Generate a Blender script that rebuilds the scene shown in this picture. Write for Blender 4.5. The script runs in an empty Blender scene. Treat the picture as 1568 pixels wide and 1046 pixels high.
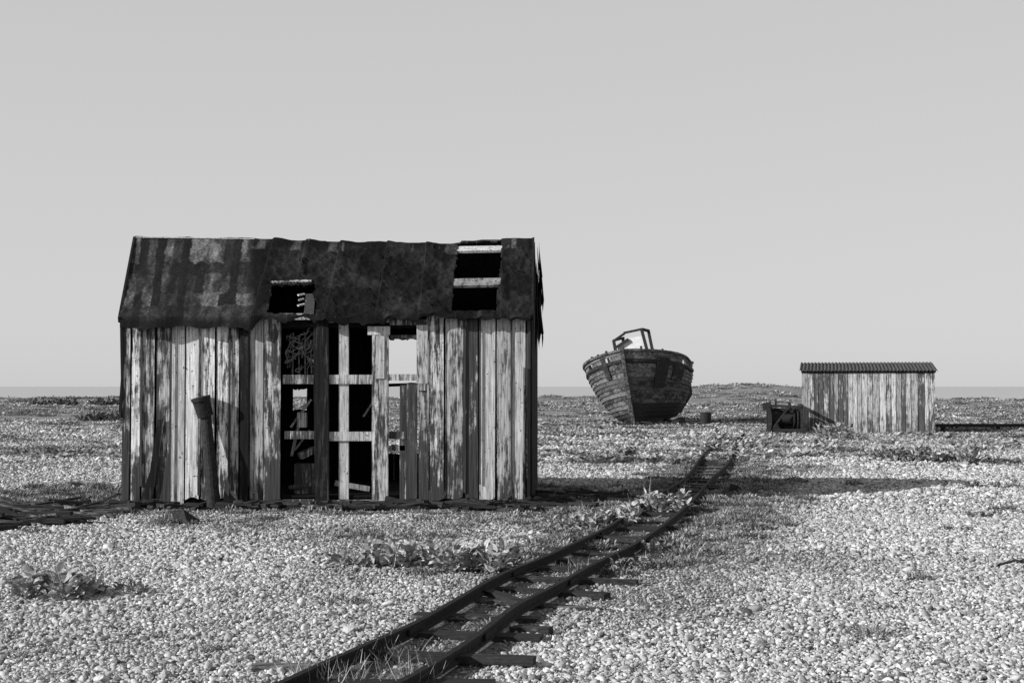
import bpy, math, random
import numpy as np
from mathutils import Vector, Matrix, Euler
random.seed(7); rng=np.random.default_rng(7)
scene=bpy.context.scene
F=2178.0   # focal length used when surveying the photograph

# ------------------------------------------------------------ noise
TAB=np.random.default_rng(3).random((256,256))
def vn(x,y,s=0):
    x=np.asarray(x,float)+s*17.3; y=np.asarray(y,float)+s*9.1
    xi=np.floor(x).astype(int); yi=np.floor(y).astype(int)
    fx=x-xi; fy=y-yi; fx=fx*fx*(3-2*fx); fy=fy*fy*(3-2*fy)
    a=TAB[xi&255,yi&255]; b=TAB[(xi+1)&255,yi&255]; c=TAB[xi&255,(yi+1)&255]; d=TAB[(xi+1)&255,(yi+1)&255]
    return (a*(1-fx)+b*fx)*(1-fy)+(c*(1-fx)+d*fx)*fy
def fbm(x,y,s=0,o=4):
    r=0;a=.5;t=0
    for i in range(o):
        r=r+a*vn(np.asarray(x)*2**i,np.asarray(y)*2**i,s+i); t+=a; a*=.5
    return r/t
def sst(a,b,x):
    t=np.clip((np.asarray(x,float)-a)/(b-a),0,1); return t*t*(3-2*t)

# ------------------------------------------------------------ track lines
def catmull(pts,n=14):
    P=[Vector(p) for p in pts]; P=[P[0]*2-P[1]]+P+[P[-1]*2-P[-2]]; out=[]
    for i in range(1,len(P)-2):
        for k in range(n):
            t=k/n; a,b,c,d=P[i-1],P[i],P[i+1],P[i+2]
            out.append(.5*((2*b)+(c-a)*t+(2*a-5*b+4*c-d)*t*t+(3*b-a-3*c+d)*t**3))
    out.append(P[-2]); return out
railL=[(-2.6,3.6),(-1.75,5.6),(-1.18,7.25),(-.73,8.66),(-.39,10.1),(-.02,11.7),(.39,13.0),(.95,15.1),(1.72,18.5),(2.75,23.0),(4.05,30.5),(5.75,39.7),(6.9,46)]
railR=[(-2.05,3.4),(-1.2,5.5),(-.58,7.25),(-.24,8.5),(.06,9.9),(.42,11.2),(.86,12.7),(1.42,14.7),(2.2,18.0),(3.2,23.0),(4.5,29.4),(6.4,40.5),(7.5,46)]
RL=catmull([(a,b,0) for a,b in railL]); RR=catmull([(a,b,0) for a,b in railR])
CL=np.array([((a+b)/2)[:2] for a,b in zip(RL,RR)])
def trackd(x,y):
    x=np.asarray(x,float).ravel(); y=np.asarray(y,float).ravel()
    best=np.full(x.shape,1e9); sgn=np.zeros(x.shape)
    for i in range(0,len(CL)-2,2):
        p=CL[i];q=CL[i+2];d=q-p;L=(d**2).sum()
        if L<1e-9: continue
        t=np.clip(((x-p[0])*d[0]+(y-p[1])*d[1])/L,0,1)
        ex=x-p[0]-t*d[0]; ey=y-p[1]-t*d[1]; dd=np.sqrt(ex*ex+ey*ey)
        s=np.sign(ex*d[1]-ey*d[0])
        m=dd<best; best[m]=dd[m]; sgn[m]=s[m]
    return best*sgn

# ------------------------------------------------------------ terrain
def hgt(x,y):
    x=np.asarray(x,float); y=np.asarray(y,float)
    hut=1-sst(.3,2.0,np.maximum(np.maximum(-5.6-x,x-.6),np.maximum(18.4-y,y-22.8)))
    n=(fbm(x/2.2,y/2.2,1)-.52)*.06*(1-hut)
    far=sst(45,90,y)
    n=n+(fbm(x/14,y/14,5)-.5)*.6*far
    n=n+1.75*np.exp(-((x-25)/10)**2-((y-150)/30)**2)
    edge=185+40*(vn(x/30,y*0,9)-.5)
    n=n-3.6*sst(0,80,y-edge)
    n=n-3.0*sst(150,260,np.abs(x))
    return n
def vegmask(x,y):
    x=np.asarray(x,float); y=np.asarray(y,float)
    sh=x.shape
    t=trackd(x,y).reshape(sh); at=np.abs(t)
    m=.6*fbm(x/7,y/12,20)+.4*fbm(x/1.6,y/3,21)
    far=sst(30,60,y)
    v=far*sst(.40,.60,m+.06*sst(50,80,y))*.85
    near=(1-far)*sst(.55,.70,fbm(x/2.2,y/3.5,22))*.5
    near=near*sst(9,14,y)
    v=np.maximum(v,near)
    tr=(1-sst(.35,1.2,at+.7*(fbm(x/.8,y/.8,24)-.5)))*sst(9.5,13,y)*.9
    v=np.maximum(v,tr)
    tr2=(1-sst(.3,.55,at+.3*(fbm(x/.4,y/.4,25)-.5)))*.8
    v=np.maximum(v,tr2)
    path=sst(.3,.6,t)*(1-sst(1.2,2.2,t+.8*(fbm(x/.9,y/1.5,26)-.5)))*sst(8.5,10.5,y)*(1-sst(24,32,y))*.58
    v=np.maximum(v,path)
    fr=sst(17.3,18.3,y+.8*(fbm(x/.7,y/.7,27)-.5))*(1-sst(22,24,y))*(1-sst(.2,1.3,np.maximum(-7-x,x-.7)))*.8
    v=np.maximum(v,fr)
    return v

# ------------------------------------------------------------ node helpers
def newmat(name,rough=.85,spec=.25):
    m=bpy.data.materials.new(name); m.use_nodes=True; nt=m.node_tree
    b=nt.nodes['Principled BSDF']; b.inputs['Roughness'].default_value=rough
    b.inputs['Specular IOR Level'].default_value=spec
    return m,nt,b
def nd(nt,t,**k):
    n=nt.nodes.new(t)
    for a,v in k.items(): setattr(n,a,v)
    return n
def sock(nt,s,v):
    if isinstance(v,bpy.types.NodeSocket): nt.links.new(v,s)
    elif v is not None: s.default_value=v
def M(nt,op,a,b=None,c=None,clamp=False):
    n=nd(nt,'ShaderNodeMath',operation=op,use_clamp=clamp)
    sock(nt,n.inputs[0],a); sock(nt,n.inputs[1],b); sock(nt,n.inputs[2],c)
    return n.outputs[0]
def VM(nt,op,a,b=None):
    n=nd(nt,'ShaderNodeVectorMath',operation=op); sock(nt,n.inputs[0],a); sock(nt,n.inputs[1],b); return n.outputs[0]
def noise(nt,vec,scale,detail=4,rough=.6):
    n=nd(nt,'ShaderNodeTexNoise'); sock(nt,n.inputs['Vector'],vec)
    n.inputs['Scale'].default_value=scale; n.inputs['Detail'].default_value=detail; n.inputs['Roughness'].default_value=rough
    return n.outputs['Fac']
def attr(nt,name,typ='GEOMETRY'):
    n=nd(nt,'ShaderNodeAttribute',attribute_name=name,attribute_type=typ); return n.outputs['Fac']
def mr(nt,v,a,b,c=0,d=1,interp='SMOOTHSTEP'):
    n=nd(nt,'ShaderNodeMapRange',interpolation_type=interp); sock(nt,n.inputs[0],v)
    for i,x in enumerate((a,b,c,d)): sock(nt,n.inputs[i+1],x)
    return n.outputs[0]
def mixf(nt,f,a,b):
    n=nd(nt,'ShaderNodeMix',data_type='FLOAT'); sock(nt,n.inputs[0],f); sock(nt,n.inputs[2],a); sock(nt,n.inputs[3],b); return n.outputs[0]
def bump(nt,b,h,st,dist=.01):
    n=nd(nt,'ShaderNodeBump'); n.inputs['Strength'].default_value=st; n.inputs['Distance'].default_value=dist
    nt.links.new(h,n.inputs['Height']); nt.links.new(n.outputs[0],b.inputs['Normal'])
def objco(nt): return nd(nt,'ShaderNodeTexCoord').outputs['Object']

def woodmat(name,stretch,dark,light,soft=.13,gain=.75,grain=70,low=0):
    m,nt,b=newmat(name,.9,.15)
    seed=attr(nt,'seed'); tone=attr(nt,'tone'); oc=objco(nt)
    v=VM(nt,'ADD',oc,VM(nt,'MULTIPLY',nd(nt,'ShaderNodeAttribute',attribute_name='seed').outputs['Vector'],(31.,17.,43.)))
    sA={'Z':(13,13,1.5),'Y':(3,.6,3),'X':(1.5,13,13)}[stretch]; g=grain
    sB={'Z':(g,g,1.8),'Y':(g*.4,1.0,g*.4),'X':(2.2,g,g)}[stretch]
    sC={'Z':(28,28,4.2),'Y':(9,2,9),'X':(4.5,28,28)}[stretch]
    A=noise(nt,VM(nt,'MULTIPLY',v,sA),1,7,.68)
    G=noise(nt,VM(nt,'MULTIPLY',v,sB),1,4,.6)
    C=noise(nt,VM(nt,'MULTIPLY',v,sC),1,5,.65)
    Bn=noise(nt,v,4,6,.7)
    f=M(nt,'ADD',A,M(nt,'MULTIPLY',M(nt,'SUBTRACT',tone,.5),gain))
    f=M(nt,'ADD',f,M(nt,'MULTIPLY',M(nt,'SUBTRACT',G,.5),.25))
    f=M(nt,'ADD',f,M(nt,'MULTIPLY',M(nt,'SUBTRACT',C,.5),.6))
    f=M(nt,'ADD',f,M(nt,'MULTIPLY',M(nt,'SUBTRACT',Bn,.5),.55))
    if low:
        sp=nd(nt,'ShaderNodeSeparateXYZ'); nt.links.new(oc,sp.inputs[0])
        f=M(nt,'SUBTRACT',f,mr(nt,sp.outputs[2],0,1.1,low,0))
    mask=mr(nt,f,.5-soft,.5+soft)
    lc=M(nt,'MULTIPLY',light,mr(nt,G,.3,.62,.42,1.12,'LINEAR'))
    lc=M(nt,'MULTIPLY',lc,mr(nt,C,.3,.6,.6,1.08,'LINEAR'))
    lc=M(nt,'MULTIPLY',lc,mr(nt,seed,0,1,.55,1.15,'LINEAR'))
    kn=noise(nt,v,26,2,.5); lc=M(nt,'MULTIPLY',lc,mr(nt,kn,.65,.72,1,.2))
    dc=M(nt,'MULTIPLY',dark,mr(nt,G,.3,.7,.5,1.9,'LINEAR'))
    nt.links.new(mixf(nt,mask,dc,lc),b.inputs['Base Color'])
    bump(nt,b,G,.6,.006)
    return m
M_wall=woodmat('weathered_boards','Z',.05,.78,soft=.11,low=.2)
M_frame=woodmat('weathered_frame','Z',.05,.62)
M_dark=woodmat('tarred_boards','Z',.012,.06)
M_int=woodmat('interior_shade_wood','Z',.008,.02)  # near-black wood: the dark of the hut's inside is put into the colour
M_deb=woodmat('old_timber','X',.03,.25)
M_boat=woodmat('boat_planking','Y',.03,.22,soft=.18,grain=60)
M_shed=woodmat('shed_boards','Z',.07,.66,soft=.14,low=.12)
def plain(name,v,rough=.8,var=.4,sc=8):
    m,nt,b=newmat(name,rough,.15)
    n=noise(nt,objco(nt),sc,5,.65)
    nt.links.new(M(nt,'MULTIPLY',v,mr(nt,n,.3,.7,1-var,1+var,'LINEAR')),b.inputs['Base Color'])
    bump(nt,b,n,.4,.01); return m
M_iron=plain('rusty_iron',.03,.75,.6,25)
M_rail=plain('rail_steel',.022,.75,.6,30)
M_white=plain('faded_paint',.72,.7,.2,5)
M_rope=plain('old_netting',.26,.9,.6,20)
M_corr=plain('corrugated_iron',.08,.7,.6,6)

# roof felt
M_felt,nt,b=newmat('tar_felt',.8,.10)
tone=attr(nt,'tone'); oc=objco(nt)
n1=noise(nt,VM(nt,'MULTIPLY',oc,(9,3,3)),1,6,.7); n2=noise(nt,oc,30,4,.6)
w=M(nt,'MULTIPLY',tone,mr(nt,n1,.36,.6,.35,1.25))
c=M(nt,'ADD',.008,M(nt,'MULTIPLY',w,mr(nt,n2,.3,.7,.5,1.4)))
spk=mr(nt,noise(nt,oc,42,2,.5),.70,.78,0,.12); c=M(nt,'ADD',c,spk)
nt.links.new(c,b.inputs['Base Color']); bump(nt,b,n2,.4,.012)

# ------------------------------------------------------------ mesh builder
class MB:
    def __init__(s): s.v=[];s.f=[];s.t=[];s.s=[]
    def add(s,vs,fs,tone=.5,seed=None):
        if seed is None: seed=random.random()
        o=len(s.v); s.v+= [tuple(p) for p in vs]; s.f+=[tuple(i+o for i in f) for f in fs]
        if isinstance(tone,(list,tuple)): s.t+=list(tone)
        else: s.t+=[tone]*len(vs)
        s.s+=[seed]*len(vs)
    def box(s,x0,x1,y0,y1,z0,z1,tone=.5,seed=None):
        s.add([(x0,y0,z0),(x1,y0,z0),(x1,y1,z0),(x0,y1,z0),(x0,y0,z1),(x1,y0,z1),(x1,y1,z1),(x0,y1,z1)],
          [(0,3,2,1),(4,5,6,7),(0,1,5,4),(1,2,6,5),(2,3,7,6),(3,0,4,7)],tone,seed)
    def prism(s,poly,y0,y1,tone=.5,seed=None):   # poly of (x,z), counter-clockwise seen from -Y
        n=len(poly)
        vs=[(x,y0,z) for x,z in poly]+[(x,y1,z) for x,z in poly]
        fs=[tuple(range(n)),tuple(range(2*n-1,n-1,-1))]+[((i+1)%n,i,i+n,(i+1)%n+n) for i in range(n)]
        s.add(vs,fs,tone,seed)
    def beam(s,a,b_,w,h,tone=.5,up=(0,0,1),w2=None):
        a=Vector(a);b_=Vector(b_);d=(b_-a).normalized();u=Vector(up)
        if abs(d.dot(u))>.95: u=Vector((0,1,0))
        r=d.cross(u).normalized();u=r.cross(d)
        w2=w2 or w
        vs=[]
        for p,ww in((a,w),(b_,w2)):
            for i,j in((-1,-1),(1,-1),(1,1),(-1,1)): vs.append(p+r*ww/2*i+u*h/2*j)
        s.add(vs,[(0,1,2,3),(7,6,5,4),(0,4,5,1),(1,5,6,2),(2,6,7,3),(3,7,4,0)],tone)
    def cyl(s,a,b_,r,tone=.5,n=14,r2=None):
        a=Vector(a);b_=Vector(b_);d=(b_-a).normalized();u=Vector((0,0,1))
        if abs(d.dot(u))>.95:u=Vector((0,1,0))
        x=d.cross(u).normalized();y=x.cross(d);r2=r2 or r
        vs=[a+(x*math.cos(2*math.pi*i/n)+y*math.sin(2*math.pi*i/n))*r for i in range(n)]
        vs+=[b_+(x*math.cos(2*math.pi*i/n)+y*math.sin(2*math.pi*i/n))*r2 for i in range(n)]
        s.add(vs,[tuple(range(n)),tuple(range(2*n-1,n-1,-1))]+[((i+1)%n,i,i+n,(i+1)%n+n) for i in range(n)],tone)
    def tube(s,pts,r,tone=.5,n=5):
        for a,b_ in zip(pts[:-1],pts[1:]): s.cyl(a,b_,r,tone,n)
    def obj(s,name,mat,parent=None,smooth=False):
        me=bpy.data.meshes.new(name); me.from_pydata(s.v,[],s.f); me.materials.append(mat)
        A=me.attributes.new('tone','FLOAT','POINT'); A.data.foreach_set('value',np.array(s.t,dtype=np.float32))
        A=me.attributes.new('seed','FLOAT','POINT'); A.data.foreach_set('value',np.array(s.s,dtype=np.float32))
        if smooth: me.polygons.foreach_set('use_smooth',[True]*len(me.polygons))
        me.update()
        o=bpy.data.objects.new(name,me); scene.collection.objects.link(o)
        if parent: o.parent=parent
        return o
def empty(name,loc=(0,0,0),rot=(0,0,0)):
    o=bpy.data.objects.new(name,None); o.location=loc; o.rotation_euler=rot; scene.collection.objects.link(o); return o

# ============================================================ GROUND
ys=np.concatenate([np.linspace(-60,3,24),np.linspace(3.2,40,230),40*(300/40)**np.linspace(.005,1,240)])
xa=np.concatenate([np.linspace(0,22,150),22*(320/22)**np.linspace(.02,1,100)])
xs=np.concatenate([-xa[:0:-1],xa])
X,Y=np.meshgrid(xs,ys); Z=hgt(X,Y); V=vegmask(X,Y)
nx,ny=len(xs),len(ys)
me=bpy.data.meshes.new('ground')
idx=np.arange(nx*ny).reshape(ny,nx)
faces=np.stack([idx[:-1,:-1],idx[:-1,1:],idx[1:,1:],idx[1:,:-1]],-1).reshape(-1,4)
me.from_pydata(np.stack([X,Y,Z],-1).reshape(-1,3).tolist(),[],faces.tolist())
A=me.attributes.new('veg','FLOAT','POINT'); A.data.foreach_set('value',V.ravel().astype(np.float32))
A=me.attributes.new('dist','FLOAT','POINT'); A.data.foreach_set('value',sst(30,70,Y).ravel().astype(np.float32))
me.polygons.foreach_set('use_smooth',[True]*len(me.polygons))
ground=bpy.data.objects.new('ground',me); scene.collection.objects.link(ground)
m,nt,b=newmat('shingle_ground',.9,.1)
oc=objco(nt)
vo=nd(nt,'ShaderNodeTexVoronoi'); nt.links.new(oc,vo.inputs['Vector']); vo.inputs['Scale'].default_value=26
sep=nd(nt,'ShaderNodeSeparateColor'); nt.links.new(vo.outputs['Color'],sep.inputs[0])
cell=mr(nt,sep.outputs[0],0,1,.22,.62,'LINEAR')
edge=mr(nt,vo.outputs['Distance'],.25,.75,1,.35)
peb=M(nt,'MULTIPLY',cell,edge)
# larger stones and drifts keep the far shingle from going flat
vo2=nd(nt,'ShaderNodeTexVoronoi'); nt.links.new(oc,vo2.inputs['Vector']); vo2.inputs['Scale'].default_value=5
sep2=nd(nt,'ShaderNodeSeparateColor'); nt.links.new(vo2.outputs['Color'],sep2.inputs[0])
clump=mr(nt,sep2.outputs[0],0,1,.62,1.38,'LINEAR')
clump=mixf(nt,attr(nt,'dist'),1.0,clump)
big=noise(nt,oc,.45,5,.6); med=noise(nt,oc,3.0,5,.7)
peb=M(nt,'MULTIPLY',peb,mr(nt,big,.3,.7,.8,1.2,'LINEAR'))
peb=M(nt,'MULTIPLY',peb,mr(nt,med,.3,.7,.75,1.25,'LINEAR'))
peb=M(nt,'MULTIPLY',peb,clump)
fine=noise(nt,oc,14,5,.75); mid_=noise(nt,oc,1.1,6,.75)
soil=M(nt,'ADD',mr(nt,fine,.3,.7,.07,.25,'LINEAR'),M(nt,'MULTIPLY',attr(nt,'dist'),.09))  # soil gets paler with distance: haze painted into the colour
soil=M(nt,'MULTIPLY',M(nt,'MULTIPLY',soil,mr(nt,mid_,.3,.7,.5,1.5,'LINEAR')),clump)
vv=M(nt,'ADD',attr(nt,'veg'),M(nt,'MULTIPLY',M(nt,'SUBTRACT',med,.5),1.1))
vv=M(nt,'ADD',vv,M(nt,'MULTIPLY',M(nt,'SUBTRACT',mid_,.5),.8))
mask=mr(nt,vv,.3,.8,0,.92)
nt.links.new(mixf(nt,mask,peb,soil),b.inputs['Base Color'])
bump(nt,b,M(nt,'SUBTRACT',fine,vo.outputs['Distance']),.6,.02)
me.materials.append(m)

# sea
me=bpy.data.meshes.new('sea'); R=60000
me.from_pydata([(-R,-R,-1.6),(R,-R,-1.6),(R,R,-1.6),(-R,R,-1.6)],[],[(0,1,2,3)])
sea=bpy.data.objects.new('sea',me); scene.collection.objects.link(sea)
m,nt,b=newmat('sea_water',.6,.25)
n=noise(nt,VM(nt,'MULTIPLY',objco(nt),(.003,.03,1)),1,4,.6)
nt.links.new(mr(nt,n,.3,.7,.50,.56,'LINEAR'),b.inputs['Base Color']); me.materials.append(m)

# ============================================================ scatter by geometry nodes
def scatter(name,pts,scl,rot,tone,src):
    me=bpy.data.meshes.new(name); me.from_pydata(pts.tolist(),[],[])
    def fa(n,a,t='FLOAT',k='value'):
        A=me.attributes.new(n,t,'POINT'); A.data.foreach_set(k,np.ascontiguousarray(a,dtype=np.float32).ravel())
    fa('tone',tone); fa('scl',scl,'FLOAT_VECTOR','vector'); fa('rot',rot,'FLOAT_VECTOR','vector')
    A=me.attributes.new('pick','INT','POINT'); A.data.foreach_set('value',rng.integers(0,len(src.objects),len(pts)).astype(np.int32))
    o=bpy.data.objects.new(name,me); scene.collection.objects.link(o)
    ng=bpy.data.node_groups.new(name,'GeometryNodeTree')
    ng.interface.new_socket('Geometry',in_out='INPUT',socket_type='NodeSocketGeometry')
    ng.interface.new_socket('Geometry',in_out='OUTPUT',socket_type='NodeSocketGeometry')
    gi=ng.nodes.new('NodeGroupInput'); go=ng.nodes.new('NodeGroupOutput')
    ip=ng.nodes.new('GeometryNodeInstanceOnPoints'); ci=ng.nodes.new('GeometryNodeCollectionInfo')
    ci.inputs['Collection'].default_value=src; ci.inputs['Separate Children'].default_value=True; ci.inputs['Reset Children'].default_value=True
    def na(n,t):
        a=ng.nodes.new('GeometryNodeInputNamedAttribute'); a.data_type=t; a.inputs['Name'].default_value=n
        return [s for s in a.outputs if s.enabled and s.name=='Attribute'][0]
    e=ng.nodes.new('FunctionNodeEulerToRotation'); ng.links.new(na('rot','FLOAT_VECTOR'),e.inputs[0])
    ng.links.new(gi.outputs[0],ip.inputs['Points']); ng.links.new(ci.outputs[0],ip.inputs['Instance'])
    ip.inputs['Pick Instance'].default_value=True
    ng.links.new(na('pick','INT'),ip.inputs['Instance Index'])
    ng.links.new(e.outputs[0],ip.inputs['Rotation']); ng.links.new(na('scl','FLOAT_VECTOR'),ip.inputs['Scale'])
    ng.links.new(ip.outputs[0],go.inputs[0])
    md=o.modifiers.new('scatter','NODES'); md.node_group=ng
    return o
# pebbles
M_peb,nt,b=newmat('pebble_stone',.85,.15)
pn=noise(nt,objco(nt),1.6,4,.7)
nt.links.new(M(nt,'MULTIPLY',attr(nt,'tone','INSTANCER'),mr(nt,pn,.3,.7,.8,1.15,'LINEAR')),b.inputs['Base Color'])
pc=bpy.data.collections.new('pebble_shapes')
import bmesh
for k in range(7):
    bm=bmesh.new(); bmesh.ops.create_icosphere(bm,subdivisions=2 if k<3 else 1,radius=1)
    ax=Vector((1,random.uniform(.6,.9),random.uniform(.36,.6)))
    ds=[(Vector([random.gauss(0,1) for _ in range(3)]).normalized(),random.uniform(.5,.85)) for _ in range(8)]
    for v in bm.verts:
        for d,h in ds:
            q=v.co.dot(d)
            if q>h: v.co-=d*(q-h)*.9
        v.co*=random.uniform(.93,1.07)
        v.co=Vector((v.co.x*ax.x,v.co.y*ax.y,v.co.z*ax.z))
    me=bpy.data.meshes.new('pebble'); bm.to_mesh(me); bm.free(); me.materials.append(M_peb)
    me.polygons.foreach_set('use_smooth',[k%2==0]*len(me.polygons))
    pc.objects.link(bpy.data.objects.new('pebble',me))
P=[];S=[]
for y0,y1,den,r in((5,9,2500,.0145),(9,13,1900,.016),(13,18,1050,.019),(18,27,400,.024),(27,42,110,.032),(42,70,22,.05)):
    ym=y1*.42+1.8; n=int((y1-y0)*2*ym*den)
    x=rng.uniform(-ym,ym,n); y=rng.uniform(y0,y1,n)
    P.append(np.stack([x,y],1)); S.append(r*np.exp(rng.normal(0,.38,n)))
P=np.concatenate(P);S=np.concatenate(S)
keep=np.abs(P[:,0])<P[:,1]*.42+1.5; P=P[keep];S=S[keep]
v=vegmask(P[:,0],P[:,1]); td=np.abs(trackd(P[:,0],P[:,1]))
keep=(rng.random(len(P))>v*.85)&~((P[:,0]>-5.3)&(P[:,0]<.4)&(P[:,1]>18.9)&(P[:,1]<22.4))
keep&=~((np.abs(td-.27)<.05)&(P[:,1]<25))
P=P[keep];S=S[keep];v=v[keep]
S=S*(1-.35*np.clip(v,0,1))
z=hgt(P[:,0],P[:,1])+S*.2+rng.random(len(P))*.006
tn=np.clip(.51+.16*rng.normal(size=len(P)),.15,.82)*(1-.55*v)*(.76+.46*fbm(P[:,0]/1.2,P[:,1]/1.6,31))
k=rng.random(len(P))<.08; tn[k]*=.4
sc=S[:,None]*np.array([1,1,1])
rot=np.stack([rng.normal(0,.45,len(P)),rng.normal(0,.45,len(P)),rng.uniform(0,6.28,len(P))],1)
scatter('shingle',np.column_stack([P,z]),sc,rot,tn,pc)
print('pebbles',len(P))

# ============================================================ PLANTS
M_leaf,nt,b=newmat('leaf',.7,.2)
ln=noise(nt,objco(nt),12,3,.6)
nt.links.new(M(nt,'MULTIPLY',attr(nt,'tone'),mr(nt,ln,.3,.7,.7,1.2,'LINEAR')),b.inputs['Base Color'])
def leaf(mb,base,yaw,L,W,elev,curl,tone,ruf=.2):
    d=Vector((math.cos(yaw),math.sin(yaw),0)); r=Vector((-d.y,d.x,0)); p=Vector(base); e=elev
    vs=[];N=4
    prof=[.12,.75,1,.8,.15]
    for i in range(N+1):
        w=W*prof[i]*.5
        up=Vector((-d.x*math.sin(e),-d.y*math.sin(e),math.cos(e)))
        for sgn in(-1,0,1):
            vs.append(p+r*w*sgn*(1+random.uniform(-ruf,ruf))+up*(abs(sgn)*w*.35+random.uniform(-ruf,ruf)*w*.9))
        p=p+(d*math.cos(e)+Vector((0,0,math.sin(e))))*L/N; e-=curl/N
    fs=[]
    for i in range(N):
        for j in(0,1): a=i*3+j; fs.append((a,a+1,a+4,a+3))
    mb.add(vs,fs,tone)
def stem(mb,base,tip,w,tone):
    a=Vector(base);t=Vector(tip);s=Vector((random.uniform(-1,1),random.uniform(-1,1),0)).normalized()*w
    m_=(a+t)/2+Vector((random.uniform(-1,1),random.uniform(-1,1),0))*.08*(t-a).length
    mb.add([a-s,a+s,m_+s*.8,m_-s*.8,t+s*.2,t-s*.2],[(0,1,2,3),(3,2,4,5)],tone)
def kale(x,y,w,d,h,n,lt=.50,lsz=.11,name='sea_kale'):
    mb=MB(); z0=float(hgt(x,y)); h=h*1.7; lsz*=1.12
    nr=max(4,int(w*10))
    ro=[(x+((k+.5)/nr-.5)*w*.95+random.uniform(-.05,.05),y+random.uniform(-.4,.4)*d,random.uniform(.45,1.0)) for k in range(nr)]
    for i in range(n):
        cx,cy,hs=random.choice(ro); a=random.uniform(0,6.28); q=random.random()**.5
        rr=.45*h*q
        zz=z0+h*hs*random.uniform(.0,.85)*(1-.45*q)
        leaf(mb,(cx+math.cos(a)*rr*.6,cy+math.sin(a)*rr*.6,zz),a+random.gauss(0,.5),lsz*random.uniform(.6,1.35),lsz*random.uniform(.5,.95),random.uniform(.3,1.4),random.uniform(.1,1.3),lt*random.uniform(.45,1.3))
    for i in range(n//6):
        cx,cy,hs=random.choice(ro)
        stem(mb,(cx,cy,z0),(cx+random.gauss(0,.09),cy+random.gauss(0,.05),z0+h*hs*random.uniform(.5,1.2)),.004,random.uniform(.1,.5))
    return mb.obj(name,M_leaf)
kale(-3.47,10.95,.56,.4,.20,280,lsz=.085)
kale(-3.0,11.2,.5,.35,.06,80,lsz=.055,lt=.35)
kale(-.98,12.8,.75,.4,.19,280,lsz=.085)
kale(-.32,12.5,.62,.4,.24,290,lsz=.09)
kale(-1.45,12.8,.4,.3,.11,90,lsz=.07)
kale(1.10,16.6,.8,.6,.18,210,lsz=.085)
kale(.66,15.9,.5,.5,.12,110,lsz=.07)
kale(1.98,18.2,.5,.4,.29,240,lsz=.09)
kale(1.45,13.9,.5,.4,.09,90,lsz=.06,lt=.3)
kale(1.05,12.6,.4,.3,.09,70,lsz=.05,lt=.35)
kale(8.3,30.5,1.2,.7,.34,360,lsz=.12)
kale(9.25,30.2,1.2,.6,.22,260,lsz=.11)
kale(10.0,31.0,.5,.5,.36,140,lsz=.11)
kale(10.25,45.3,1.1,.6,.38,210,lsz=.15)
kale(2.65,33,.45,.4,.2,70,lsz=.09,lt=.25)
kale(5.8,17.6,.5,.3,.05,60,lsz=.05,lt=.28)
kale(4.95,15.9,.35,.25,.04,40,lsz=.045,lt=.28)
kale(7.6,22.5,.9,.5,.08,90,lsz=.07,lt=.3)
kale(-19,66,2.2,1,.30,160,lsz=.25,lt=.22); kale(-38,118,4,2,.5,160,lsz=.4,lt=.16); kale(-33,116,2.4,2,.6,130,lsz=.4,lt=.16)
# tuft shapes
M_tuft,nt,b=newmat('scrub_leaf',.85,.1)
nt.links.new(M(nt,'MULTIPLY',attr(nt,'tone'),attr(nt,'tone','INSTANCER')),b.inputs['Base Color'])
tc=bpy.data.collections.new('tuft_shapes')
for k in range(4):
    mb=MB()
    for i in range(90):
        a=random.uniform(0,6.28);q=random.random()**.6*.26
        leaf(mb,(math.cos(a)*q,math.sin(a)*q,random.uniform(0,.09)*(1-q/.3)),a+random.gauss(0,.7),random.uniform(.05,.12),random.uniform(.015,.04),random.uniform(.3,1.4),random.uniform(0,1),random.uniform(.5,1.3))
    o=mb.obj('tuft',M_tuft); scene.collection.objects.unlink(o); tc.objects.link(o)
n=34000
y=np.exp(rng.uniform(np.log(30),np.log(230),n)); x=rng.uniform(-1,1,n)*(y*.42+4)
v=vegmask(x,y); v=np.maximum(v,.3*sst(30,36,y)*(1-sst(60,80,y))*(fbm(x/1.5,y/3,77)>.52))
keep=(rng.random(n)<v*.6+.02)
keep&=~((np.abs(x-12.4)<2.6)&(np.abs(y-49.5)<2)); x=x[keep];y=y[keep]
s=(.4+rng.random(len(x))**3*2.0)*(1+sst(50,180,y)*.9)
scatter('scrub',np.column_stack([x,y,hgt(x,y)-.03]),np.stack([s*1.4,s*1.4,s*.65],1),np.stack([0*x,0*x,rng.uniform(0,6.28,len(x))],1),rng.uniform(.24,.6,len(x)),tc)
n=12000
y=rng.uniform(8,34,n); x=rng.uniform(-1,1,n)*(y*.42+1)
td=trackd(x,y); v=vegmask(x,y)
pr=.8*np.exp(-((np.abs(td)-.6)/.36)**2)*sst(11,14,y)+.45*sst(.25,.6,v)*sst(13,18,y)*(np.abs(td)>.3)+.008
pr=np.where((x>-5.5)&(x<.6)&(y>18.3)&(y<22.6),0,pr)
pr=np.where(np.abs(np.abs(td)-.27)<.08,0,pr)
keep=rng.random(n)<pr; x=x[keep];y=y[keep]
s=rng.uniform(.2,.7,len(x))
scatter('grass',np.column_stack([x,y,hgt(x,y)]),np.stack([s,s,s],1),np.stack([0*x,0*x,rng.uniform(0,6.28,len(x))],1),rng.uniform(.14,.42,len(x)),tc)
def tussock(x,y,w,n,h,tone=.45):
    mb=MB(); z0=float(hgt(x,y))
    for i in range(n):
        bx=x+random.gauss(0,w);by=y+random.gauss(0,w)
        stem(mb,(bx,by,z0),(bx+random.gauss(0,h*.45),by+random.gauss(0,h*.3),z0+h*random.uniform(.3,1.2)),.0026,random.uniform(.15,tone))
    return mb.obj('grass_tussock',M_leaf)
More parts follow.
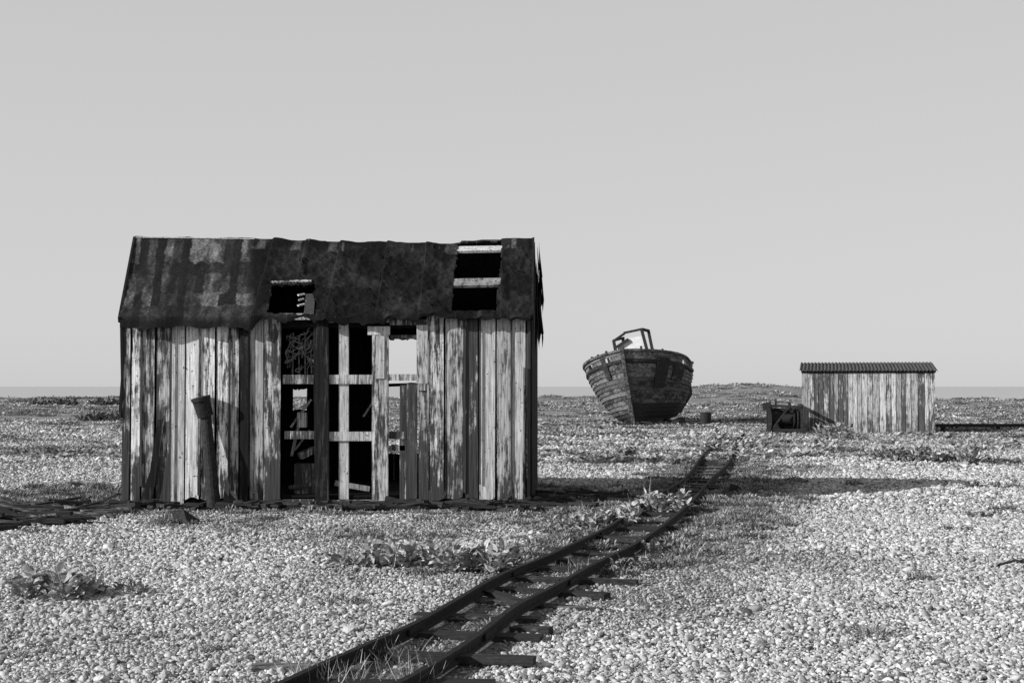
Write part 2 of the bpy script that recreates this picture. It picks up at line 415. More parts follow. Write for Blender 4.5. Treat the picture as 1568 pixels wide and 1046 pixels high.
tussock(-.95,7.7,.13,120,.14,.6); tussock(-1.15,7.9,.05,30,.24,.7); tussock(-.75,8.3,.13,80,.12,.6); tussock(-.5,7.6,.08,40,.16,.6)
tussock(.6,12.4,.12,50,.12,.5)

# ============================================================ RAILWAY TRACK
track=empty('railway_track')
def rail(name,pts,ph):
    mb=MB()
    prof=[(-.034,0),(.034,0),(.034,.010),(.008,.018),(.008,.050),(.020,.056),(.020,.074),(-.020,.074),(-.020,.056),(-.008,.050),(-.008,.018),(-.034,.010)]
    n=len(prof);vs=[];fs=[]
    hz_=np.array([float(hgt(p.x,p.y)) for p in pts]); hz_=np.convolve(np.pad(hz_,8,mode='edge'),np.ones(17)/17,'valid')
    for i,p in enumerate(pts):
        a=pts[max(0,i-1)];c=pts[min(len(pts)-1,i+1)];d=(c-a).normalized();r=Vector((d.y,-d.x,0))
        z=hz_[i]+.032+.006*math.sin(i*.23+ph)
        for u,h in prof: vs.append(p+r*u+Vector((0,0,z+h)))
    for i in range(len(pts)-1):
        for j in range(n): fs.append((i*n+j,i*n+(j+1)%n,(i+1)*n+(j+1)%n,(i+1)*n+j))
    mb.add(vs,fs,.5,.5)
    for i in range(20,len(pts)-3,26):
        d=(pts[i+1]-pts[i]).normalized(); r=Vector((d.y,-d.x,0)); c=pts[i]+Vector((0,0,hz_[i]+.068))
        for sgn in(-1,1): mb.beam(c+r*.02*sgn-d*.16,c+r*.02*sgn+d*.16,.016,.04,.5)
    return mb.obj(name,M_rail,track)
rail('left_rail',RL,0); rail('right_rail',RR,2)
mb=MB(); acc=0;last=None;dn=random.uniform(.4,.6)
for i in range(1,len(CL)):
    acc+=float(np.hypot(*(CL[i]-CL[i-1])))
    if acc>dn:
        acc=0; dn=random.uniform(.45,.75); c=CL[i]; d=CL[i]-CL[i-1]; d=d/np.hypot(*d)
        r=Vector((d[1],-d[0],0)); r.rotate(Euler((0,0,random.gauss(0,.18)))); off=random.gauss(.06,.1)
        hl=random.uniform(.40,.56); z=float(hgt(*c))+.013
        a=Vector((c[0],c[1],z))+r*(off-hl); e=Vector((c[0],c[1],z))+r*(off+hl)
        a.z+=random.gauss(0,.01);e.z+=random.gauss(0,.015)
        mid=a.lerp(e,random.uniform(.35,.65))+Vector((random.gauss(0,.01),random.gauss(0,.015),.0))
        w0,w1,w2=[random.uniform(.09,.16) for _ in range(3)]; tn=random.uniform(.0,.40)
        mb.beam(a,mid,w0,.045,tn,w2=w1); mb.beam(mid,e,w1,.043,tn,w2=w2)
mb.beam((-1.45,8.05,.02),(-.95,8.0,.02),.09,.05,.6); mb.beam((.0,9.3,.02),(.25,9.2,.03),.09,.05,.25)
mb.beam((-.2,10.9,.04),(.12,10.2,.04),.09,.04,.1); mb.beam((.9,14.8,.04),(1.5,14.3,.04),.10,.04,.15)
mb.obj('sleepers',M_deb,track)
mb=MB(); mb.beam((3.28,21.3,-.02),(3.32,21.3,.14),.12,.1,.1); mb.obj('stump',M_deb)

# ============================================================ HUT
hut=empty('wooden_hut')
S0=F/19.0
hx=lambda p:(p-784)/S0
hz=lambda p:1.6-(p-592)/S0
YF=19.0
front=MB()
def jag(x0,x1,z,amp,n=4): return [(x0+(x1-x0)*i/(n-1),z+random.uniform(-amp,amp)) for i in range(n)]
def fboard(a,b_,top,bot,tone,mb=front,y=YF,th=.022,lean=0,ja=.022):
    y=y+random.uniform(-.014,.014); g=random.uniform(.7,1.8); x0=hx(a+g);x1=hx(b_-random.uniform(.6,1.6))
    lean=random.uniform(-.008,.008)
    poly=jag(x0+lean,x1+lean,hz(bot+random.uniform(-6,3)),ja)+[(p,q) for p,q in reversed(jag(x0,x1,hz(top),.006))]
    mb.prism(poly,y,y+th,tone)
for a,b_,t,bt,tn in[(187,201,488,772,.42),(201,217,488,776,.54),(217,238,488,772,.50),(238,261,488,774,.48),(261,283,488,777,.86),(283,306,488,762,.84),
    (306,330,488,768,.60),(330,352,488,766,.57),(352,367,488,776,.57),(367,381,488,778,.06),(381,404,484,778,.68),(404,431,484,777,.44),
    (622,640,586,766,.32),(640,657,586,767,.40),(655,680,480,767,.50),(680,711,480,768,.55),(711,733,478,775,.28),(733,760,478,768,.86),(760,783,478,767,.64),(783,806,478,767,.74),(806,813,478,770,.05)]:
    fboard(a,b_,t,bt,tn)
for p in (217,262,306,352,381,655,711,735,783):
    w=random.uniform(1.2,2.4)
    front.box(hx(p-w),hx(p+w),YF-.024,YF-.016,hz(random.uniform(740,770)),hz(492 if p<400 else 486),random.choice([.0,.0,.1,.5]))
front.obj('front_boards',M_wall,hut)
fr=MB()
def fbox(a,b_,t,bt,y0,y1,tn,tilt=0):
    fr.prism([(hx(a)+tilt,hz(bt)),(hx(b_)+tilt,hz(bt)),(hx(b_),hz(t)),(hx(a),hz(t))],YF+y0,YF+y1,tn,random.uniform(.6,.95))
fbox(570,595,503,768,-.03,.03,.5)         # door post
fbox(576,589,515,580,-.045,-.032,.75)
fbox(563,597,500,513,-.035,.05,.75)
fbox(518,533,488,764,.03,.09,.74,.01)    # thin stud
fbox(638,655,495,587,-.03,.03,.64)       # window right
fbox(597,655,489,498,-.031,.05,.35)
fbox(597,640,513,519,.02,.05,.25)
fbox(593,640,573,583,-.034,.04,.62)
fbox(640,652,583,598,-.028,.02,.5)
fbox(433,482,574,588,.0,.07,.38); fbox(504,572,574,588,.0,.07,.58)
fbox(436,482,660,672,.0,.07,.3); fbox(504,571,661,675,.0,.07,.6); fbox(596,622,661,672,.02,.07,.35)
fbox(430,475,480,490,-.02,.05,.6); fbox(500,600,486,494,-.01,.05,.6)
fbox(434,482,764,778,.0,.08,.3); fbox(504,622,765,778,.0,.08,.45)
fbox(596,620,682,690,.03,.06,.4); fbox(612,622,588,765,.03,.08,.3)
fbox(796,800,560,765,-.05,-.028,.8)
fr.obj('window_and_door_frames',M_frame,hut)
dk=MB()
def dbox(poly,y0,y1,tn=.3): dk.prism([(hx(a),hz(c)) for a,c in poly],YF+y0,YF+y1,tn)
dbox([(484,778),(505,778),(503,486),(479,486)],-.035,.04,.35)   # tarred post
dbox([(214,776),(232,778),(240,740),(251,640),(243,643),(232,720)],-.034,-.028,.3)  # felt scrap
dbox([(368,785),(382,785),(380,500),(369,500)],-.036,-.028,.3)
dbox([(183,630),(186,580),(184,500),(188,500),(190,560),(187,640)],-.03,.3,.2)
dbox([(345,750),(366,775),(352,778),(343,775)],-.034,-.026,.2)
dk.box(hx(190),hx(812),YF+.1,YF+.2,.02,.12,.3)
for p in(195,300,375,490,560,700,800): dk.box(hx(p)-.05,hx(p)+.07,YF+.05,YF+.25,-.05,.04,.3)
xr0,xr1=.265,.40; YB=22.2
def gx(y): return xr0+(xr1-xr0)*(y-YF)/(YB-YF)
nB=16
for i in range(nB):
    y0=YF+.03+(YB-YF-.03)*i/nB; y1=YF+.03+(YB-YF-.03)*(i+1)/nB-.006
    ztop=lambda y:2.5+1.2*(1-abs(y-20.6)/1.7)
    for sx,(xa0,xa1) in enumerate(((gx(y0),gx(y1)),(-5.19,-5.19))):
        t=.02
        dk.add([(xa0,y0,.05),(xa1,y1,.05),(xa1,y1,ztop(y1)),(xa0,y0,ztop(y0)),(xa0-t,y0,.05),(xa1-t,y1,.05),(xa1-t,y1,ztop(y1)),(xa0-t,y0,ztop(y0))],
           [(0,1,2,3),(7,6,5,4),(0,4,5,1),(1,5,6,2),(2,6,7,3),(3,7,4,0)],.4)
for i in range(26):
    y0=random.uniform(YF+.1,21.6); z1=2.45+1.2*(1-abs(y0-20.6)/1.75)+.05; L=random.uniform(.15,.9); w=random.uniform(.06,.2)
    xx=gx(y0)+random.uniform(.02,.07)
    dk.add([(xx,y0,z1),(xx,y0+w,z1),(xx+random.uniform(0,.05),y0+w*.6,z1-L),(xx+random.uniform(0,.06),y0+w*.1,z1-L*.8)],[(0,1,2,3)],.3)
dk.obj('tarred_parts_and_gables',M_dark,hut)
# back wall with openings, floor, rafters
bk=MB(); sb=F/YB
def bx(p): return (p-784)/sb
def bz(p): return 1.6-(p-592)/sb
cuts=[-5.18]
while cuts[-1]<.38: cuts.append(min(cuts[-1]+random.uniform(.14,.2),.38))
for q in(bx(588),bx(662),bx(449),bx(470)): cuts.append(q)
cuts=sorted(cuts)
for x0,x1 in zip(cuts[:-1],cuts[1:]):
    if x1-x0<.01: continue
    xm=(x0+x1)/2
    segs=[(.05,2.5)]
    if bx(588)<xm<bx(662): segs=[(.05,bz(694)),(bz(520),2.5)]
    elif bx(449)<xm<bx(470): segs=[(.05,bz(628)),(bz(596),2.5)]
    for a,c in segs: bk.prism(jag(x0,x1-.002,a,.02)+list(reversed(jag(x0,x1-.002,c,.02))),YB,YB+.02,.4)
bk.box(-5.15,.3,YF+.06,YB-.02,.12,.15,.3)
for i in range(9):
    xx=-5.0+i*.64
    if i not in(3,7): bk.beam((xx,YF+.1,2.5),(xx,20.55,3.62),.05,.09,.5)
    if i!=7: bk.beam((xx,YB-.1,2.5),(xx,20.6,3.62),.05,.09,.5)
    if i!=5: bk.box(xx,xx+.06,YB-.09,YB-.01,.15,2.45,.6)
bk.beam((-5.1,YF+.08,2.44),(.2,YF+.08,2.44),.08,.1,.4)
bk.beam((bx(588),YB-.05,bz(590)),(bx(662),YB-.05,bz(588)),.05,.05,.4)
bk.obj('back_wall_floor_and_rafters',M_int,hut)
jk=MB()
for i in range(34):   # heap of slumped netting: wandering strands
    p=Vector((hx(random.uniform(436,474)),YF+.2+random.random()*.2,hz(random.uniform(508,560)))); d=Vector((random.gauss(0,1),random.gauss(0,.3),random.gauss(0,1))).normalized()
    pts=[p.copy()]
    for k in range(9):
        d=(d+Vector((random.gauss(0,.5),random.gauss(0,.2),random.gauss(-.12,.5)))).normalized(); p=p+d*.035
        p.x=min(max(p.x,hx(434)),hx(478)); p.y=max(p.y,YF+.12); p.z=min(max(p.z,hz(574)),hz(500)); pts.append(p.copy())
    jk.tube(pts,random.uniform(.005,.011),n=4)
for i in range(4): jk.beam((hx(442+i*9),YF+.4,hz(508+i*5)),(hx(440+i*10),YF+.45,hz(572)),.02,.02)
jk.obj('netting',M_rope,hut)
jn=MB()
for (a,c,e,g,w,yy) in [(438,748,480,742,.07,.25),(450,738,482,730,.16,.4),(440,655,470,612,.04,.3),(447,690,468,660,.03,.3),(455,700,475,690,.12,.3),(508,742,560,752,.10,.4),(597,686,620,690,.1,.4),
     (545,640,563,610,.03,1.0),(440,700,452,640,.04,.4)]:
    jn.beam((hx(a),YF+yy,hz(c)),(hx(e),YF+yy+.1,hz(g)),w,w*.7,random.uniform(.4,.8))
jn.box(hx(452),hx(466),YF+.2,YF+.3,hz(655),hz(632),.8)
jn.box(hx(446),hx(480),YF+.3,YF+.6,hz(764),hz(712),.35)
jn.obj('interior_clutter',M_frame,hut)
pp=MB()
pp.cyl((hx(336),YF-.27,-.02),(hx(317),YF-.10,hz(626)),.095,.5,16,.07)
pp.cyl((hx(318),YF-.11,hz(637)),(hx(312),YF-.15,hz(612)),.105,.5,20,.118)
pp.cyl((hx(312.2),YF-.15,hz(613)),(hx(311),YF-.155,hz(608)),.13,.5,20)
pp.obj('leaning_flue_pipe',M_iron,hut)
# roof
NS,NT=330,120
s=np.linspace(0,1,NS); t=np.linspace(0,1,NT)
rp=np.interp(s,[0,.02,.3,.5,.8,.87,1],[361,362,364,369,372,367,364])+ (fbm(s*25,s*0,50)-.5)*3
rz=1.6+(592-rp)*20.6/F; rx=-5.476+(.303+5.476)*s
ex=-5.20+(5.20+.25)*s; ez=2.53+(fbm(s*9,s*0+3,51)-.5)*.05+np.interp(s,[0,.3,.4,1],[0,0,.01,.03])
T,Sg=np.meshgrid(t,s,indexing='ij')
RX=rx*(1-T)+ex*T; RY=20.6*(1-T)+18.84*T; RZ=rz*(1-T)+ez*T-.03*np.sin(T*math.pi)
wr=(np.abs(fbm(RX*3.5,T*7,60,4)-.5)); amp=np.interp(Sg,[0,.3,.38,1],[.03,.03,.13,.13])*(.25+.75*sst(.02,.2,T))
RZ=RZ-wr*amp+(fbm(RX*9,T*16,61,3)-.5)*amp*.5
for px in(385,440,497,575,640,697,765):   # lap seams
    RZ+=.02*sst(0,.02,RX-(px-784)/S0)*(1-sst(.02,.25,RX-(px-784)/S0))
PX=784+F*RX/RY; PY=592-F*(RZ-1.6)/RY
PXj=PX+(fbm(PX/8,PY/8,80,3)-.5)*5+(PY-360)*.12; PYj=PY+(fbm(PX/9,PY/9,83,3)-.5)*12
col=np.floor((PXj-190)/13).astype(int); row=np.digitize(PYj,[402,420,448,468])
cv=TAB[(col*7+3)&255,(row*13+5)&255]; cv2=TAB[(col*11)&255,40]; fine_=fbm(PX/14,PY/30,85,4)
left=(1-sst(372,392,PX))
rowdark=np.array([1,.2,.7,.9,.25])[row]
tonev=left*rowdark*np.clip((cv*.5+cv2*.5-.38)*4,0,1)*(.045+.10*sst(.35,.6,fine_))
tonev+= left*.010
tonev+= (1-left)*np.clip((fbm(RX*2.5,T*5,63)-.52)*.12,0,.016)
colr=np.floor((PX-190)/24).astype(int)
tonev+= (1-left)*((fbm(RX*6,T*2.2,66)>.55)&(T<.13)&(TAB[colr&255,77]>.5))*.06
drop=np.interp(PX[-1],[180,370,385,400,412,480,500,560,600,650,700,815],[.15,.13,.18,.06,.03,.05,.09,.08,.06,.03,.02,.03])+ (fbm(s*40,s*0,55,3)-.45)*.10
drop=np.maximum(drop,.01)
rows=[np.stack([RX,RY,RZ],-1)]
for k in(.5,1):
    e=rows[0][-1].copy(); e[:,2]-=drop*k; e[:,1]+=.02*k*np.sin(s*60); e=e[None]; rows.append(e)
RV=np.concatenate(rows,0); TV=np.concatenate([tonev,tonev[-1:]*.3,tonev[-1:]*.3],0)
def inpoly(x,y,poly):
    r=np.zeros(x.shape,bool);n=len(poly)
    for i in range(n):
        x1,y1=poly[i];x2,y2=poly[(i+1)%n]
        c=((y1>y)!=(y2>y))&(x<(x2-x1)*(y-y1)/(y2-y1+1e-9)+x1); r^=c
    return r
PXa=784+F*RV[...,0]/RV[...,1]; PYa=592-F*(RV[...,2]-1.6)/RV[...,1]
jx=(fbm(PXa/9,PYa/9,70,3)-.5)*9; 
hole=inpoly(PXa+jx,PYa+jx*.6,[(415,436),(482,434),(484,482),(405,480)])|inpoly(PXa+jx*.5,PYa+jx*.4,[(699,370),(770,368),(760,476),(690,476)])
vs=RV.reshape(-1,3); NR=NT+2
ii=np.arange(NR*NS).reshape(NR,NS); hm=hole
fm=~(hm[:-1,:-1]&hm[1:,1:])
fc=np.stack([ii[:-1,:-1],ii[1:,:-1],ii[1:,1:],ii[:-1,1:]],-1)[fm]
mb=MB(); mb.v=[tuple(p) for p in vs.tolist()]; mb.f=[tuple(f) for f in fc.tolist()]; mb.t=TV.ravel().tolist(); mb.s=[.5]*len(vs)
ro=mb.obj('front_roof_felt',M_felt,hut)
sm=ro.modifiers.new('thickness','SOLIDIFY'); sm.thickness=.025; sm.offset=-1
mb=MB(); n=40
vs=[];
for i in range(n):
    q=i/(n-1); vs+=[(np.interp(q,s,rx),20.6,np.interp(q,s,rz)-.005),(-5.25+5.75*q,22.4,2.45)]
mb.add(vs,[(2*i,2*i+2,2*i+3,2*i+1) for i in range(n-1)],.02)
o=mb.obj('rear_roof_felt',M_felt,hut); sm=o.modifiers.new('thickness','SOLIDIFY'); sm.thickness=.03
mb=MB()
def rpt(px,py,off=-.05):
    k=np.argmin((PX-px)**2+(PY-py)**2); p=np.array([RX.ravel()[k],RY.ravel()[k],RZ.ravel()[k]])
    return Vector(p)+Vector((0,-.35,.8)).normalized()*off
mb.beam(rpt(697,379,-.03),rpt(772,378,-.03),.13,.04,.8,up=(0,-.6,.8))
mb.beam(rpt(693,430,-.03),rpt(768,429,-.03),.18,.04,.6,up=(0,-.6,.8))
mb.beam(rpt(415,434,.01),rpt(477,432,.01),.05,.03,.4,up=(0,-.6,.8))
mb.beam(rpt(474,446,-.04),rpt(472,482,-.04),.13,.02,.15,up=(0,-.6,.8))
for k in range(3): mb.beam(rpt(456,446+8*k,-.06),rpt(465,444+8*k,-.06),.03,.02,.9,up=(0,-.6,.8))
mb.beam(rpt(206,364,.01),rpt(388,366,.01),.02,.012,.8)
mb.obj('roof_battens',M_frame,hut)
mb=MB(); mb.beam((.31,20.58,3.72),(.27,18.86,2.52),.03,.10,.4); mb.beam((-5.48,20.58,3.74),(-5.21,18.84,2.48),.03,.08,.4)
mb.obj('verge_boards',M_dark,hut)

# ============================================================ debris
def debris(name,fx,fy,n,l0,l1,tmax):
    mb=MB()
    for i in range(n):
        x=fx();y=fy();a=random.gauss(0,.5);L=random.uniform(l0,l1)/2;z=float(hgt(x,y))+random.uniform(.02,.09)
        d=Vector((math.cos(a),math.sin(a),random.gauss(0,.13)))*L
        mb.beam(Vector((x,y,z))-d,Vector((x,y,z))+d,random.uniform(.04,.14),random.uniform(.02,.05),random.uniform(0,tmax),w2=random.uniform(.03,.12))
    return mb.obj(name,M_deb)
debris('driftwood_pile',lambda:random.uniform(-7.6,-5.1),lambda:random.gauss(17.8,.55),110,.2,1.1,.55)
debris('driftwood_pile',lambda:random.uniform(-6.6,-5.0),lambda:random.gauss(16.6,.45),22,.2,.8,.4)
debris('timber_debris',lambda:random.uniform(-5.2,.4),lambda:random.uniform(18.3,18.95),150,.1,.5,.35)
debris('timber_debris',lambda:random.uniform(.3,1.6),lambda:random.uniform(18.4,21.5),22,.2,.8,.25)
mb=MB(); mb.add([(-3.95,16.7,-.02),(-3.75,16.55,-.02),(-3.6,16.8,-.02),(-4.0,16.75,.14),(-3.85,16.7,.17),(-3.85,16.9,-.02)],[(0,1,4,3),(1,2,4),(2,5,3,4),(5,0,3)],.1)
mb.obj('driftwood_log',M_deb)
mb=MB(); mb.tube([Vector((x,12.55+.1*math.sin(x*9),.04+.03*math.sin(x*13)+float(hgt(x,12.6)))) for x in np.linspace(4.2,5.2,9)],.012,.1); mb.tube([Vector((4.45,12.6,.05)),Vector((4.6,12.5,.14))],.009,.1)
mb.obj('fallen_branch',M_deb)

# ============================================================ BOAT
bz0=float(hgt(5,62))
boat=empty('fishing_boat',(4.95,59.2,bz0-.18),(0,math.radians(-6.5),math.radians(-14)))
boat.scale=(1.03,1.04,1.04)
Lb=8.6
def hull(s_,u):
    sb_=min(s_/.42,1)
    W=2.28*max(0,1-(1-sb_)**2.3)**.62 if s_>0 else 0
    if s_>.42: W*=1-.25*((s_-.42)/.58)**2
    sheer=3.2-.68*min(1,s_/.5)**.8+.15*max(0,s_-.5)
    keel=.12
    p=.66*(1-sb_)+.33*sb_
    w=W*max(u,0.0)**p*(1-.07*max(0,u-.75)/.25*sb_)
    y=(.15+.75*max(0,1-u)**1.3)*(1-s_)+Lb*s_
    return w,y,keel+(sheer-keel)*u
mb=MB(); NSt=17; NL=40
for side in(-1,1):
    for k in range(NSt):
        u0=(k/NSt)**1.0; u1=(k+1)/NSt
        tn=.62+random.uniform(-.22,.25)
        if k<(5 if side>0 else 3): tn=.06+random.uniform(-.06,.12)
        if k in(14,): tn=.3
        vs=[]
        for j in range(NL+1):
            s_=(j/NL)**1.5
            for u,off in((u0,.05),(u1+.004,.0)):
                w,y,z=hull(s_,u); vs.append((side*(w+off+.03),y-.0,z))
        fs=[]
        for j in range(NL):
            if k in (15,) and (j%7 in(3,4) ) and side<0 : continue
            if k==15 and j in(17,18,24) and side>0: continue
            f=(2*j,2*j+2,2*j+3,2*j+1); fs.append(f if side>0 else f[::-1])
        mb.add(vs,fs,tn)
o=mb.obj('hull_planking',M_boat,boat); sm=o.modifiers.new('t','SOLIDIFY'); sm.thickness=.04
mb=MB()
for side in(-1,1):
    for u,w_,h_,tn in((1.0,.12,.09,.6),(.86,.08,.10,.15),):
        pts=[]
        for j in range(30):
            w,y,z=hull((j/29)**1.5,u); pts.append(Vector((side*(w+.06),y,z)))
        for a,c in zip(pts[:-1],pts[1:]): mb.beam(a,c,w_,h_,tn)
    for j in range(3,28,2):   # frames
        s_=(j/29)**1.5; prev=None
        for u in np.linspace(.5,1.04,6):
            w,y,z=hull(s_,u); p=Vector((side*(w-.05),y,z+random.uniform(-.03,.06)))
            if prev: mb.beam(prev,p,.08,.08,.3)
            prev=p
prev=None
for u in np.linspace(0,1.05,12):
    w,y,z=hull(0,min(u,1)); z=.12+3.08*u; p=Vector((0,y-.08,z))
    if prev: mb.beam(prev,p,.15,.22,.5)
    prev=p
mb.beam((0,.75,.1),(0,Lb,.1),.16,.25,.2)
w,y,z=hull(1,1); mb.prism([(-w*.6,.4),(w*.6,.4),(w,1.2),(w,z),(-w,z),(-w,1.2)],Lb-.02,Lb+.06,.4)
def patch(s0,s1,u0,u1,side,tn,off):
    vs=[];n=6
    for i in range(n):
        for j in range(n):
            w,y,z=hull(s0+(s1-s0)*i/(n-1),u0+(u1-u0)*j/(n-1)); vs.append((side*(w+off),y-.04,z))
    mb.add(vs,[(i*n+j,(i+1)*n+j,(i+1)*n+j+1,i*n+j+1) for i in range(n-1) for j in range(n-1)],tn)
patch(.08,.15,.50,.92,1,.16,.11); patch(.19,.3,.62,.84,1,.22,.11); patch(.03,.05,.66,.96,-1,.25,.11)
mb.obj('stem_keel_frames_and_rails',M_boat,boat)
mb=MB()
vs=[];n=20
for j in range(n):
    w,y,z=hull((j/(n-1))**1.3,.86); vs+=[(-w+.02,y,z),(w-.02,y,z)]
mb.add(vs,[(2*j,2*j+1,2*j+3,2*j+2) for j in range(n-1)],.4); mb.obj('deck',M_boat,boat)
wh=MB()   # wheelhouse remains
ox=-.22; oz=.14
for a,c in(((-.42,2.6,2.5),(-.52,2.6,3.62)),((.95,2.6,2.5),(.72,2.6,3.95)),((-.3,4.0,2.4),(-.35,4.0,3.75)),((.95,4.0,2.4),(.8,4.0,3.9))): wh.beam((a[0]+ox,a[1],a[2]),(c[0]+ox,c[1],c[2]+oz),.12,.12,.12)
for a,c in(((-.52,2.6,3.6),(-.02,2.62,3.86)),((-.05,2.6,3.88),(.76,2.6,3.95)),((.72,2.6,3.95),(.8,4,3.92)),((-.5,2.6,3.62),(-.33,4,3.75)),((-.5,2.6,3.30),(.1,2.6,3.6))): wh.beam((a[0]+ox,a[1],a[2]+oz),(c[0]+ox,c[1],c[2]+oz),.13,.09,.12)
wh.obj('wheelhouse_frame',M_boat,boat)
wp=MB(); wp.prism([(-.40+ox,2.7),(.92+ox,2.7),(.77+ox,3.66+oz),(.12+ox,3.66+oz),(-.40+ox,3.40+oz)],2.68,2.72,.5); wp.obj('wheelhouse_panel',M_white,boat)
wp=MB(); wp.box(.05,.35,5.,5.3,2.4,2.9,.5); wp.cyl((1.0,1.9,2.6),(1.02,1.9,2.95),.12,.5); wp.cyl((1.5,3.2,2.3),(1.5,3.2,2.85),.10,.5); wp.obj('deck_fittings',M_iron,boat)
debris('timber_debris',lambda:random.uniform(4.2,7.9),lambda:random.gauss(60.0,.8),55,.3,1.4,.3)
mb=MB()
for a,c in(((6.9,60.2),(7.4,62)),((4.8,60.3),(6.4,60.5))): mb.beam((a[0],a[1],bz0+.05),(c[0],c[1],bz0+.15),.3,.25,.1)
mb.obj('boat_chocks',M_deb)

# ============================================================ SHED
sx,sy=12.36,49.4; shz=float(hgt(sx,sy))
shed=empty('wooden_shed',(sx,sy,shz-.04),(0,0,math.radians(-12.5)))
mb=MB(); W=4.5; x=-W/2
tl=[.66,.5,.33,.28,.42,.28,.55,.3,.36,.66,.74,.68,.74,.5,.64,.7,.5,.68,.62,.33,.64,.62,.28,.66,.5,.6,.4,.5,.6,.5,.5,.5,.5]
ki=0
while x<W/2-.02:
    w=random.uniform(.13,.24); x1=min(x+w,W/2); tn=tl[ki]-.0; ki+=1; y=random.uniform(-.014,.014)
    mb.prism(jag(x,x1-.016,.0,.06)+list(reversed(jag(x,x1-.016,2.14,.01))),y,y+.03,tn); x=x1
for side in(-W/2+.02,W/2-.05):
    yy=.04
    while yy<2.4: mb.box(side,side+.03,yy,yy+.18,.0,2.14+.12*yy,random.uniform(.2,.5)); yy+=.19
mb.box(-W/2+.03,W/2-.05,2.4,2.44,0,2.4,.3)
mb.obj('walls',M_shed,shed)
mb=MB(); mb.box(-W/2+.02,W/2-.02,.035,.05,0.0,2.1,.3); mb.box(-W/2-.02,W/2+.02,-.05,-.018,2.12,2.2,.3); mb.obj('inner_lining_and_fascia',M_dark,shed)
mb=MB(); n=190; vs=[]
for i in range(n):
    q=-W/2-.08+(W+.16)*i/(n-1); c=.022*math.sin(i*math.pi/2.5)
    vs+=[(q,-.12,2.2+c),(q,2.6,2.52+c)]
mb.add(vs,[(2*i,2*i+2,2*i+3,2*i+1) for i in range(n-1)],.5)
o=mb.obj('corrugated_roof',M_corr,shed); sm=o.modifiers.new('t','SOLIDIFY'); sm.thickness=.015
mb=MB(); mb.beam((14.9,50.5,.22),(26,52.5,.20),.2,.12,.1); 
for q in range(6): mb.beam((15.3+q*2.1,50.6+q*.38,-.1),(15.3+q*2.1,50.6+q*.38,.22),.12,.12,.2)
mb.obj('low_timber_rail',M_deb)

# ============================================================ WINCH
wz=float(hgt(9.45,49.6))
win=empty('boat_winch',(9.45,49.3,wz),(0,0,math.radians(-6)))
mb=MB()
for xx in(-.55,.55):
    mb.beam((xx,-.5,.06),(xx,.8,.06),.1,.12); mb.beam((xx,-.35,.1),(xx,-.25,.95),.09,.09); mb.beam((xx,.55,.1),(xx,.5,.95),.09,.09); mb.beam((xx,-.35,.95),(xx,.6,.95),.09,.1)
mb.beam((-.55,-.3,.1),(.55,-.3,.1),.1,.1); mb.beam((-.55,-.28,.95),(.55,-.28,.9),.09,.08); mb.beam((-.5,-.3,.1),(.1,-.3,.9),.06,.05)
mb.beam((-.3,0,.9),(-.32,0,1.18),.07,.07); mb.beam((-.6,-.1,.8),(-.64,-.1,1.05),.3,.2)
for i in range(len(mb.t)): mb.t[i]=.15
mb.obj('frame',M_deb,win)
mb=MB(); mb.cyl((-.45,.1,.5),(.3,.1,.5),.2); mb.cyl((-.47,.1,.5),(-.43,.1,.5),.34,n=20); mb.cyl((.28,.1,.5),(.32,.1,.5),.34,n=20)
mb.box(.0,.4,.25,.75,.15,.8); mb.box(-.5,.5,.6,.7,.1,.85); mb.cyl((.2,.5,.8),(.2,.5,1.05),.05)
pts=[Vector((.42,.05+.36*math.cos(a),.5+.36*math.sin(a))) for a in np.linspace(0,6.283,22)]; mb.tube(pts,.03)
for a in range(6): mb.cyl((.42,.05,.5),(.42,.05+.36*math.cos(a*1.047),.5+.36*math.sin(a*1.047)),.018,n=6)
mb.obj('drum_and_engine',M_iron,win)
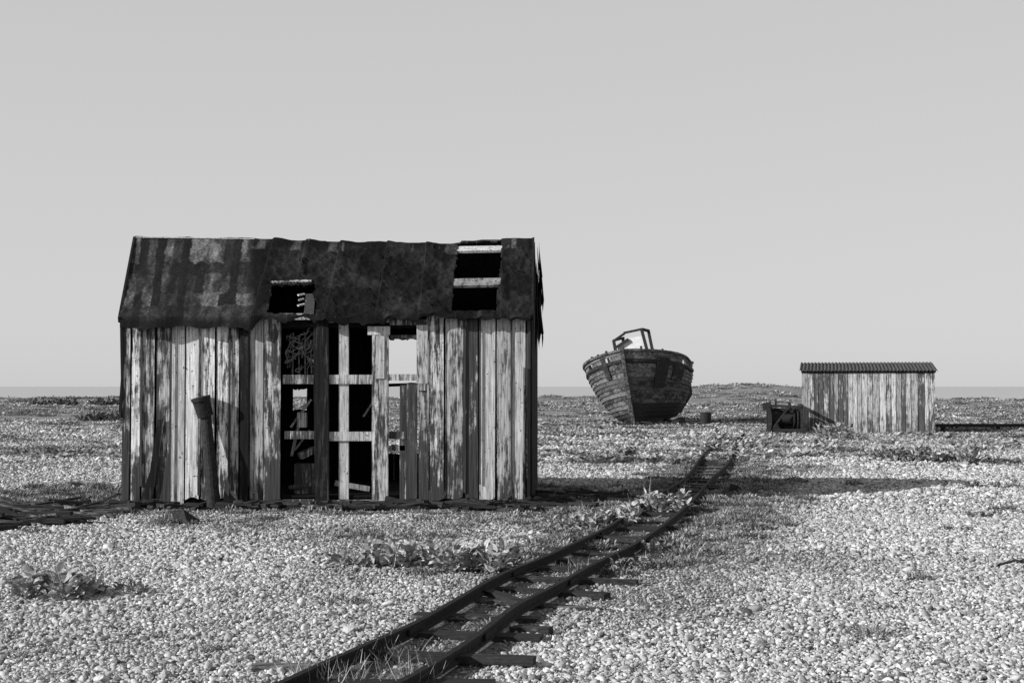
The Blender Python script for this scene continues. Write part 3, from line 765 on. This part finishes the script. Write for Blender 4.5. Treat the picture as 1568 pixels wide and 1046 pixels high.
mb=MB(); z=float(hgt(8.3,60.5)); mb.cyl((8.0,59,z-.1),(8.03,59,z+.5),.23,.5,18); mb.cyl((8.03,59,z+.5),(8.03,59,z+.53),.245,.5,18); mb.cyl((8.01,59,z+.24),(8.015,59,z+.27),.242,.5,18)
mb.obj('oil_drum',M_iron)

# ============================================================ LIGHT, SKY, CAMERA
el=math.radians(24); az=math.radians(25)
trav=Vector((math.cos(el)*math.cos(az),math.cos(el)*math.sin(az),-math.sin(el)))
L=bpy.data.lights.new('sun','SUN'); L.energy=4.6; L.angle=math.radians(.6); L.color=(1,1,1)
so=bpy.data.objects.new('sun',L); so.rotation_euler=trav.to_track_quat('-Z','Y').to_euler(); scene.collection.objects.link(so)
w=bpy.data.worlds.new("World"); scene.world=w; w.use_nodes=True; nt=w.node_tree
bg=nt.nodes['Background']; sk=nt.nodes.new('ShaderNodeTexSky'); sk.sky_type='NISHITA'; sk.sun_disc=False
sk.sun_elevation=el; sk.sun_rotation=math.atan2(-trav.x,-trav.y)%(2*math.pi); sk.dust_density=1.0; sk.air_density=1.0
# hazy monochrome sky: luminance of the sky model, flattened by haze, darker toward the zenith
bw=nt.nodes.new('ShaderNodeRGBToBW'); nt.links.new(sk.outputs[0],bw.inputs[0])
sepz=nt.nodes.new('ShaderNodeSeparateXYZ'); nt.links.new(nt.nodes.new('ShaderNodeTexCoord').outputs['Generated'],sepz.inputs[0])
val=M(nt,'POWER',M(nt,'MAXIMUM',bw.outputs[0],2.0),.12)
grad=mr(nt,sepz.outputs[2],.27,.8,1,.30)
g2=mr(nt,sepz.outputs[2],.0,.30,1.03,.96,'LINEAR')
val=M(nt,'MULTIPLY',M(nt,'MULTIPLY',M(nt,'MULTIPLY',val,grad),g2),5.25)
nt.links.new(val,bg.inputs['Color']); bg.inputs['Strength'].default_value=.1
cam=bpy.data.cameras.new('camera'); cam.lens=50; cam.sensor_width=36; cam.clip_end=200000; cam.clip_start=.1
co=bpy.data.objects.new('camera',cam); co.location=(0,0,1.6); co.rotation_euler=(math.radians(90)+math.atan(69/F),0,0)
scene.collection.objects.link(co); scene.camera=co
scene.view_settings.view_transform='Standard'; scene.view_settings.look='None'; scene.view_settings.exposure=0
